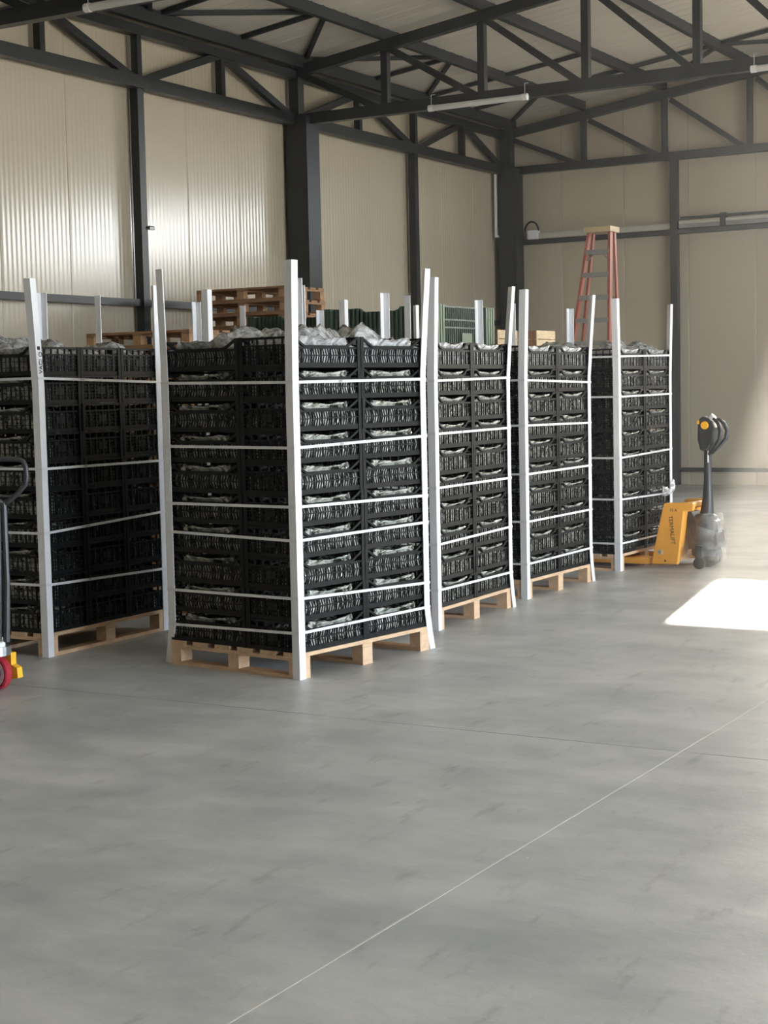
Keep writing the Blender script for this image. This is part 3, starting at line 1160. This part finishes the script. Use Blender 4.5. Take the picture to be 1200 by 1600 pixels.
# ------------------------------------------------------------------ big green bins
def make_bin(label, L=1.2, Wd=1.18, H=.776):
    r = thing('bulk_bin', (0, 0, 0), label, 'bin', 'big green bins')
    # corrugated wall along -x (seen from the camera side) and +x
    for side in (0, 1):
        x0 = .03 if side == 0 else L - .03
        s = -1 if side == 0 else 1
        prof, top = [], []
        n = 22
        for k in range(n):
            y = .09 + (Wd - .18) * k / n
            w = (Wd - .18) / n
            prof += [(y, 0), (y + w * .35, 0), (y + w * .5, .018), (y + w * .85, .018)]
        prof.append((Wd - .09, 0))

        def ht(y):
            c = abs(y - Wd / 2)
            return H - .005 - .035 * max(0, min(1, (.22 - c) / .05))
        nn = len(prof)
        vs = [(x0 - s * d, y, .13) for y, d in prof] + [(x0 - s * d, y, ht(y)) for y, d in prof] + [(x0 - s * .05, y, .13) for y, d in prof] + [(x0 - s * .05, y, ht(y)) for y, d in prof]
        fs = []
        for i in range(nn - 1):
            q = [(i, i + 1, nn + i + 1, nn + i), (2 * nn + i + 1, 2 * nn + i, 3 * nn + i, 3 * nn + i + 1), (nn + i, nn + i + 1, 3 * nn + i + 1, 3 * nn + i), (i + 1, i, 2 * nn + i, 2 * nn + i + 1)]
            fs += [f if s > 0 else f[::-1] for f in q]
        put('ribbed_wall', MB().add(vs, fs), M_GREEN, r)
    for side in (0, 1):                           # gridded front and rear
        y0 = .04 if side == 0 else Wd - .04
        d = 1 if side == 0 else -1
        put('grid_wall', MB().box(.2, L - .2, min(y0, y0 + d * .02), max(y0, y0 + d * .02), .13, H - .02), M_GREEN, r)
        gr = MB()
        for z in (.20, .30, H - .20, H - .13, H - .012):
            gr.box(.2, L - .2, y0 - .012, y0 + .012, z - .008, z + .008)
        for k in range(21):
            xg = .2 + (L - .4) * k / 20
            gr.box(xg - .004, xg + .004, y0 - .008, y0 + .008, .14, H - .012)
        g_ = put('rib_grid', gr, M_GREEN, r)
        if side == 0:
            put('label_plate', MB().box(.56, .76, y0 - .018, y0 - .013, .24, .53), M_GREENL, r)
            for xa in (.24, .40, .82):
                pb = MB().box(xa, xa + .11, y0 - .017, y0 - .013, .20, .27)
                put('vent_block', pb, M_GREENL, r)
                put('vent_block', MB().box(xa, xa + .11, y0 - .017, y0 - .013, .30, .36), M_GREENL, r)
    flm = MB()
    for (cx, cy) in ((0, 0), (1, 0), (0, 1), (1, 1)):
        f = MB()
        xa = .0 if cx == 0 else L - .2
        ya = 0 if cy == 0 else Wd - .09
        f.box(xa + .008, xa + .192, ya + .008, ya + .082, .0, H)
        yb = ya if cy == 0 else ya + .074
        for q in range(4):
            f.box(xa + .008 + q * .048, xa + .008 + q * .048 + .03, yb, yb + .016, .0, H - .004)
        put('corner_leg', f, M_GREENL if cy == 0 else M_GREEN, r)  # front legs in lighter green: the light on that face is painted in
    put('floor_deck', MB().box(.05, L - .05, .06, Wd - .06, .13, .16), M_GREEN, r)
    put('skid', MB().box(.2, L - .2, .005, .085, 0.02, .13), M_GREEN, r)
    put('skid', MB().box(.2, L - .2, Wd - .085, Wd - .005, 0.02, .13), M_GREEN, r)
    return r


b0 = make_bin('green bin topmost behind the second front load, its lighter front facing the light')
b0.location = (12.52, 6.76, 2 * .777)
dup(b0, (12.52, 6.76, .777), 0, 'middle green bin under the one with the lighter front')
dup(b0, (12.52, 6.76, 0), 0, 'bottom green bin of the stack with the lighter front')
dup(b0, (13.15, 8.05, 2 * .777), 0, 'green bin topmost of the rear stack, beside the high pallet stack')
dup(b0, (13.15, 8.05, .777), 0, 'middle green bin of the rear stack')
dup(b0, (13.15, 8.05, 0), 0, 'bottom green bin of the rear stack')


# ------------------------------------------------------------------ wooden fruit boxes
def make_box(label):
    r = thing('fruit_box', (0, 0, 0), label, 'box', 'wooden fruit boxes')
    L_, W_, H_ = .44, .30, .178
    for yy in (0, W_ - .008):
        for z0 in (.004, .094):
            put('slat', MB().box(0, L_, yy, yy + .008, z0, z0 + .082), M_BOX, r)
    for xx_ in (.009, L_ - .021):
        for z0 in (.004, .094):
            put('end_board', MB().box(xx_ - .0, xx_ + .012, .0085, W_ - .0085, z0, z0 + .082), M_BOXB, r)
    for xx_ in (.022, L_ - .047):
        for yy in (.009, W_ - .034):
            put('corner_batten', MB().box(xx_, xx_ + .025, yy, yy + .025, .002, H_), M_BOX, r)
    put('bottom_board', MB().box(.022, L_ - .022, .036, W_ - .036, .004, .010), M_BOX, r)
    return r


fb = None
for (bx, by, n, lw) in ((14.66, 6.76, 12, 'right wooden fruit box with pale front, behind the third front load'),
                        (14.05, 6.90, 12, 'left wooden fruit box with brown end, beside the green bin'),
                        (14.55, 7.12, 12, 'wooden fruit box standing between the two front fruit boxes')):
    for k in range(n):
        z = k * .1785
        lab = lw if k == n - 1 else 'wooden fruit box below the top one, hidden in its stack'
        if fb is None:
            fb = make_box(lab)
            fb.location = (bx, by, z)
        else:
            dup(fb, (bx + rnd.uniform(-.006, .006), by + rnd.uniform(-.006, .006), z), rnd.uniform(-.01, .01), lab)

# ------------------------------------------------------------------ step ladder
ld = thing('step_ladder', (19.9, 8.36, 0), 'tall orange step ladder with grey steps standing before the back wall', 'ladder')
HT = 3.62
TW, BW = .15, .42                               # half widths at the top and the floor
XT, XBOT = .28, -.55


def rail_pt(z, s, front=True):
    k = z / HT
    return Vector(((XBOT + (XT - XBOT) * k) if front else (.02 + (.42 - .02) * k), s * (BW + (TW - BW) * k), z))


for s in (-1, 1):
    put('front_rail', MB().bar(rail_pt(0, s), rail_pt(HT, s), .035, .085, (1, 0, 0)), M_LADDER, ld)
    put('rear_rail', MB().bar(rail_pt(0, s, False), rail_pt(HT, s, False), .03, .06, (1, 0, 0)), M_LADDER, ld)
for k in range(1, 12):
    z = k * .305
    a, b = rail_pt(z, -1), rail_pt(z, 1)
    st_ = put('step', MB().box(a.x - .05, a.x + .05, a.y + .005, b.y - .005, z - .03, z + .03), M_GREYMETAL, ld)
    if k % 3 != 1:
        a, b = rail_pt(z, -1, False), rail_pt(z, 1, False)
        put('rear_brace', MB().bar(a, b, .03, .03), M_GREYMETAL, ld)
    if k == 11:
        for s in (-1, 1):
            p = rail_pt(z, s)
            put('knee_brace', MB().bar((p.x, p.y - s * .01, z - .11), (p.x, p.y - s * .10, z - .03), .02, .02), M_GREYMETAL, ld)
put('top_cap', MB().prism([(.18, -.19, HT), (.50, -.19, HT), (.50, .19, HT), (.18, .19, HT)], (0, 0, .07)), M_CAP, ld)

# ------------------------------------------------------------------ orange electric pallet truck at the end load
jk = thing('pallet_truck', (13.23, 4.55, 0), 'orange electric pallet truck with dark tiller, forks under the end load', 'pallet truck')
for s in (-1, 1):
    xa = -.27 if s < 0 else .11
    bevel(put('fork', MB().prism([(xa, .30, .035), (xa, 1.34, .035), (xa, 1.40, .05), (xa, 1.40, .07), (xa, 1.34, .088), (xa, .30, .088)], (.16, 0, 0)), M_ORANGE, jk))
    xb = -.285 if s < 0 else .235
    pl = put('side_plate', MB().prism([(xb, .375, .04), (xb, .135, .04), (xb, .075, .50), (xb, -.005 if s < 0 else .06, .50), (xb, -.01 if s < 0 else .06, .565), (xb, .10, .572), (xb, .245, .565), (xb, .26, .55)], (.05, 0, 0)), M_ORANGE, jk)
    bevel(pl, .008, 2)
    if s < 0:
        M = Matrix.Translation((xb - .0006, .185, .335)) @ Matrix.Rotation(-math.pi / 2, 4, 'Z') @ Matrix.Rotation(math.pi / 2, 4, 'X') @ Matrix.Rotation(-math.pi / 2 + .10, 4, 'Z')
        text('TERMALIFT', .050, M_INK, pl, M)
        M2 = Matrix.Translation((xb - .0006, .17, .505)) @ Matrix.Rotation(-math.pi / 2, 4, 'Z') @ Matrix.Rotation(math.pi / 2, 4, 'X')
        text('15 A', .035, M_INK, pl, M2, 'pen_mark')
        put('pivot_bolt', MB().tube([(xb - .004, .29, .145), (xb + .002, .29, .145)], .026, 14), M_CAP, pl)
        put('bolt_head', MB().tube([(xb - .009, .29, .145), (xb - .004, .29, .145)], .014, 6), M_GREYMETAL, pl)
        put('small_hole', MB().tube([(xb - .001, .245, .07), (xb + .002, .245, .07)], .009, 8), M_INK, pl)
bevel(put('cross_plate', MB().prism([(-.235, .26, .06), (-.235, .16, .06), (-.235, .10, .50), (-.235, .20, .50)], (.47, 0, 0)), M_ORANGE, jk), .006)
bevel(put('top_cover', MB().box(-.235, .235, .055, .12, .52, .56), M_ORANGE, jk), .006)
dr = MB().tube([(0, -.02, .10), (0, -.02, .22), (0, -.02, .23), (0, -.02, .44), (0, -.02, .46)], [.12, .12, .10, .10, .07], 16)
dr.sm = True
put('drive_motor', dr, M_DARK, jk)
put('motor_cover', MB().prism([(-.11, .10, .16), (-.11, -.13, .16), (-.11, -.155, .21), (-.11, -.14, .31), (-.11, .02, .36), (-.11, .07, .48), (-.11, .10, .48)], (.22, 0, 0)), M_DARK, jk)
w1 = MB().tube([(-.05, -.04, .115), (-.035, -.04, .115), (.035, -.04, .115), (.05, -.04, .115)], [.10, .115, .115, .10], 20)
put('drive_wheel', w1, M_RUBBER, jk)
for s in (-1, 1):
    w2 = put('castor_wheel', MB().tube([(s * .2 - .022, -.03, .05), (s * .2 + .022, -.03, .05)], .05, 14), M_RUBBER, jk)
    put('castor_fork', MB().box(s * .2 - .03, s * .2 + .03, -.06, .0, .10, .2), M_DARK, jk)
put('tiller_bracket', MB().prism([(-.05, .0, .33), (-.05, -.15, .30), (-.05, -.13, .40), (-.05, -.03, .46), (-.05, .03, .46)], (.10, 0, 0)), M_METAL, jk)
tl = MB().tube([(0, .0, .36), (0, -.03, .44), (0, -.04, .60), (0, -.04, .75), (0, -.04, 1.02), (0, -.05, 1.08)], [.066, .062, .046, .034, .032, .05], 12)
tl.sm = True
put('tiller', tl, M_DARK, jk)
hd = put('tiller_head', MB().prism([(-.06, .01, 1.00), (-.06, -.06, 1.00), (-.06, -.105, 1.07), (-.06, -.115, 1.20), (-.06, -.08, 1.275), (-.06, -.01, 1.30), (-.06, .03, 1.26), (-.06, .035, 1.10)], (.12, 0, 0)), M_DARK, jk)
bevel(hd, .02, 3)
for s in (-1, 1):
    gp = MB().tube([(s * .03, -.06, .97), (s * .06, -.12, 1.03), (s * .085, -.175, 1.10), (s * .09, -.185, 1.17), (s * .075, -.16, 1.235), (s * .05, -.11, 1.275)], [.012, .015, .019, .019, .017, .012], 8)
    gp.sm = True
    put('grip', gp, M_DARK, jk)
put('thumb_button', MB().tube([(-.063, -.035, 1.22), (-.078, -.035, 1.22)], [.036, .030], 14), M_BUTTON, hd)
put('thumb_button', MB().box(-.073, -.062, .012, .03, 1.23, 1.262), M_BUTTON, hd)
put('belly_button', MB().tube([(-.02, -.075, 1.27), (-.02, -.105, 1.30)], .028, 12), M_LABELW, hd)
put('sticker', MB().box(-.004, .004, -.005, .005, 0, .16), M_LABELW, jk, (-.035, -.055, .90))
# loose clear wrapping still on the drive unit
rings, nk = 9, 30
vs, fs = [], []
for i in range(rings):
    z = .07 + .40 * i / (rings - 1)
    for k in range(nk):
        w = 2 * math.pi * k / nk
        r = .165 + .045 * noise.noise(Vector((math.cos(w) * 1.6, math.sin(w) * 1.6, z * 6))) - .07 * max(0, i - 5) / 3
        vs.append((r * math.cos(w), -.03 + r * math.sin(w), z))
for i in range(rings - 1):
    for k in range(nk):
        fs.append((i * nk + k, i * nk + (k + 1) % nk, (i + 1) * nk + (k + 1) % nk, (i + 1) * nk + k))
me = bpy.data.meshes.new('clear_wrapping')
me.from_pydata(vs, [], fs)
for p in me.polygons:
    p.use_smooth = True
put('clear_wrapping', me, M_WRAP, jk)

# ------------------------------------------------------------------ hand pallet truck at the left edge of the frame
hj = thing('hand_pallet_truck', (6.32, 6.175, 0), 'yellow hand pallet truck with red wheels and black loop handle', 'pallet truck')
for s in (-1, 1):
    wx = s * .045 - .02
    w = MB().tube([(wx - .025, 0, .095), (wx - .019, 0, .095), (wx + .019, 0, .095), (wx + .025, 0, .095)], [.086, .095, .095, .086], 24)
    wo_ = put('steer_wheel', w, M_RED, hj)
    put('rim', MB().tube([(wx - .028, 0, .095), (wx + .028, 0, .095)], .055, 16), M_DARK, wo_)
    put('groove', MB().tube([(wx - .0262, 0, .095), (wx - .024, 0, .095)], .076, 24), M_LABELW, wo_)
    put('hub', MB().tube([(wx - .031, 0, .095), (wx + .031, 0, .095)], .022, 12), M_METAL, wo_)
put('axle_block', MB().box(-.045, .005, -.03, .03, .10, .20), M_DARK, hj)
pt = MB().tube([(0, 0, .198), (0, 0, .245)], .10, 24)
put('turntable', pt, M_METAL, hj)
put('pump_body', MB().tube([(0, 0, .245), (0, 0, .30), (0, .02, .34)], [.07, .07, .05], 14), M_LABELW, hj)
put('pump_bracket', MB().prism([(-.06, -.09, .25), (-.06, .05, .25), (-.06, .06, .33), (-.06, -.03, .33), (-.06, -.085, .30)], (.05, 0, 0)), M_LABELW, hj)
put('release_lever', MB().tube([(-.05, -.055, .31), (-.05, -.06, .37), (-.05, -.055, .40)], [.013, .011, .018], 8), M_LABELW, hj)
put('frame_bracket', MB().prism([(.05, -.03, .205), (.05, -.085, .205), (.05, -.085, .14), (.05, -.125, .125), (.05, -.13, .07), (.05, -.085, .06), (.05, -.075, .13)], (.04, 0, 0)), M_YELLOW, hj)
put('fork_head', MB().box(-.10, .08, .16, .30, .06, .36), M_YELLOW, hj)
for s in (-1, 1):
    xa = -.06 + s * .19
    put('fork', MB().prism([(xa - .08, .36, .03), (xa - .08, 1.3, .03), (xa - .08, 1.36, .05), (xa - .08, 1.3, .08), (xa - .08, .36, .08)], (.16, 0, 0)), M_YELLOW, hj)
    put('load_wheel', MB().tube([(xa - .03, 1.15, .04), (xa + .03, 1.15, .04)], .0385, 12), M_RED, hj)
put('fork_yoke', MB().box(-.33, .21, .29, .37, .05, .30), M_YELLOW, hj)
ty = -.145
put('tiller', MB().tube([(-.02, ty + .02, .28), (-.02, ty, .60), (-.02, ty, 1.03)], [.02, .017, .016], 8), M_DARK, hj)
put('control_rod', MB().tube([(-.04, ty + .045, .30), (-.04, ty + .03, .62), (-.03, ty + .02, 1.0)], .009, 8), M_DARK, hj)
put('lift_cylinder', MB().tube([(.01, ty + .06, .30), (.01, ty + .05, .75)], .016, 8), M_DARK, hj)
u = Vector((.40, -.90, 0)).normalized()
lp = []
for a, z in ((0, 1.02), (.05, 1.045), (.11, 1.085), (.155, 1.125), (.163, 1.16), (.160, 1.215), (.145, 1.245), (.11, 1.258), (0, 1.262)):
    lp.append(Vector((-.02, ty, z)) + u * a * .8)
full = lp + [Vector((-.02, ty, p.z)) - (p - Vector((-.02, ty, p.z))) for p in reversed(lp[:-1])]
hl = MB().tube(full, .0135, 10)
hl.sm = True
put('loop_handle', hl, M_DARK, hj)

# ------------------------------------------------------------------ dusty air in the hall
air = put('dusty_air', MB().box(9.2, 23.68, YR + .3, 6.9, .01, 4.95), None)
hm = bpy.data.materials.new('dusty_air')
hm.use_nodes = True
ht_ = hm.node_tree
ht_.nodes.clear()
vs_ = ht_.nodes.new('ShaderNodeVolumeScatter')
vs_.inputs['Density'].default_value = .011
vs_.inputs['Anisotropy'].default_value = .45
vo = ht_.nodes.new('ShaderNodeOutputMaterial')
ht_.links.new(vs_.outputs[0], vo.inputs['Volume'])
air.data.materials.append(hm)
air['kind'] = 'stuff'
air['label'] = 'thin sunlit dusty haze in the right half of the hall'
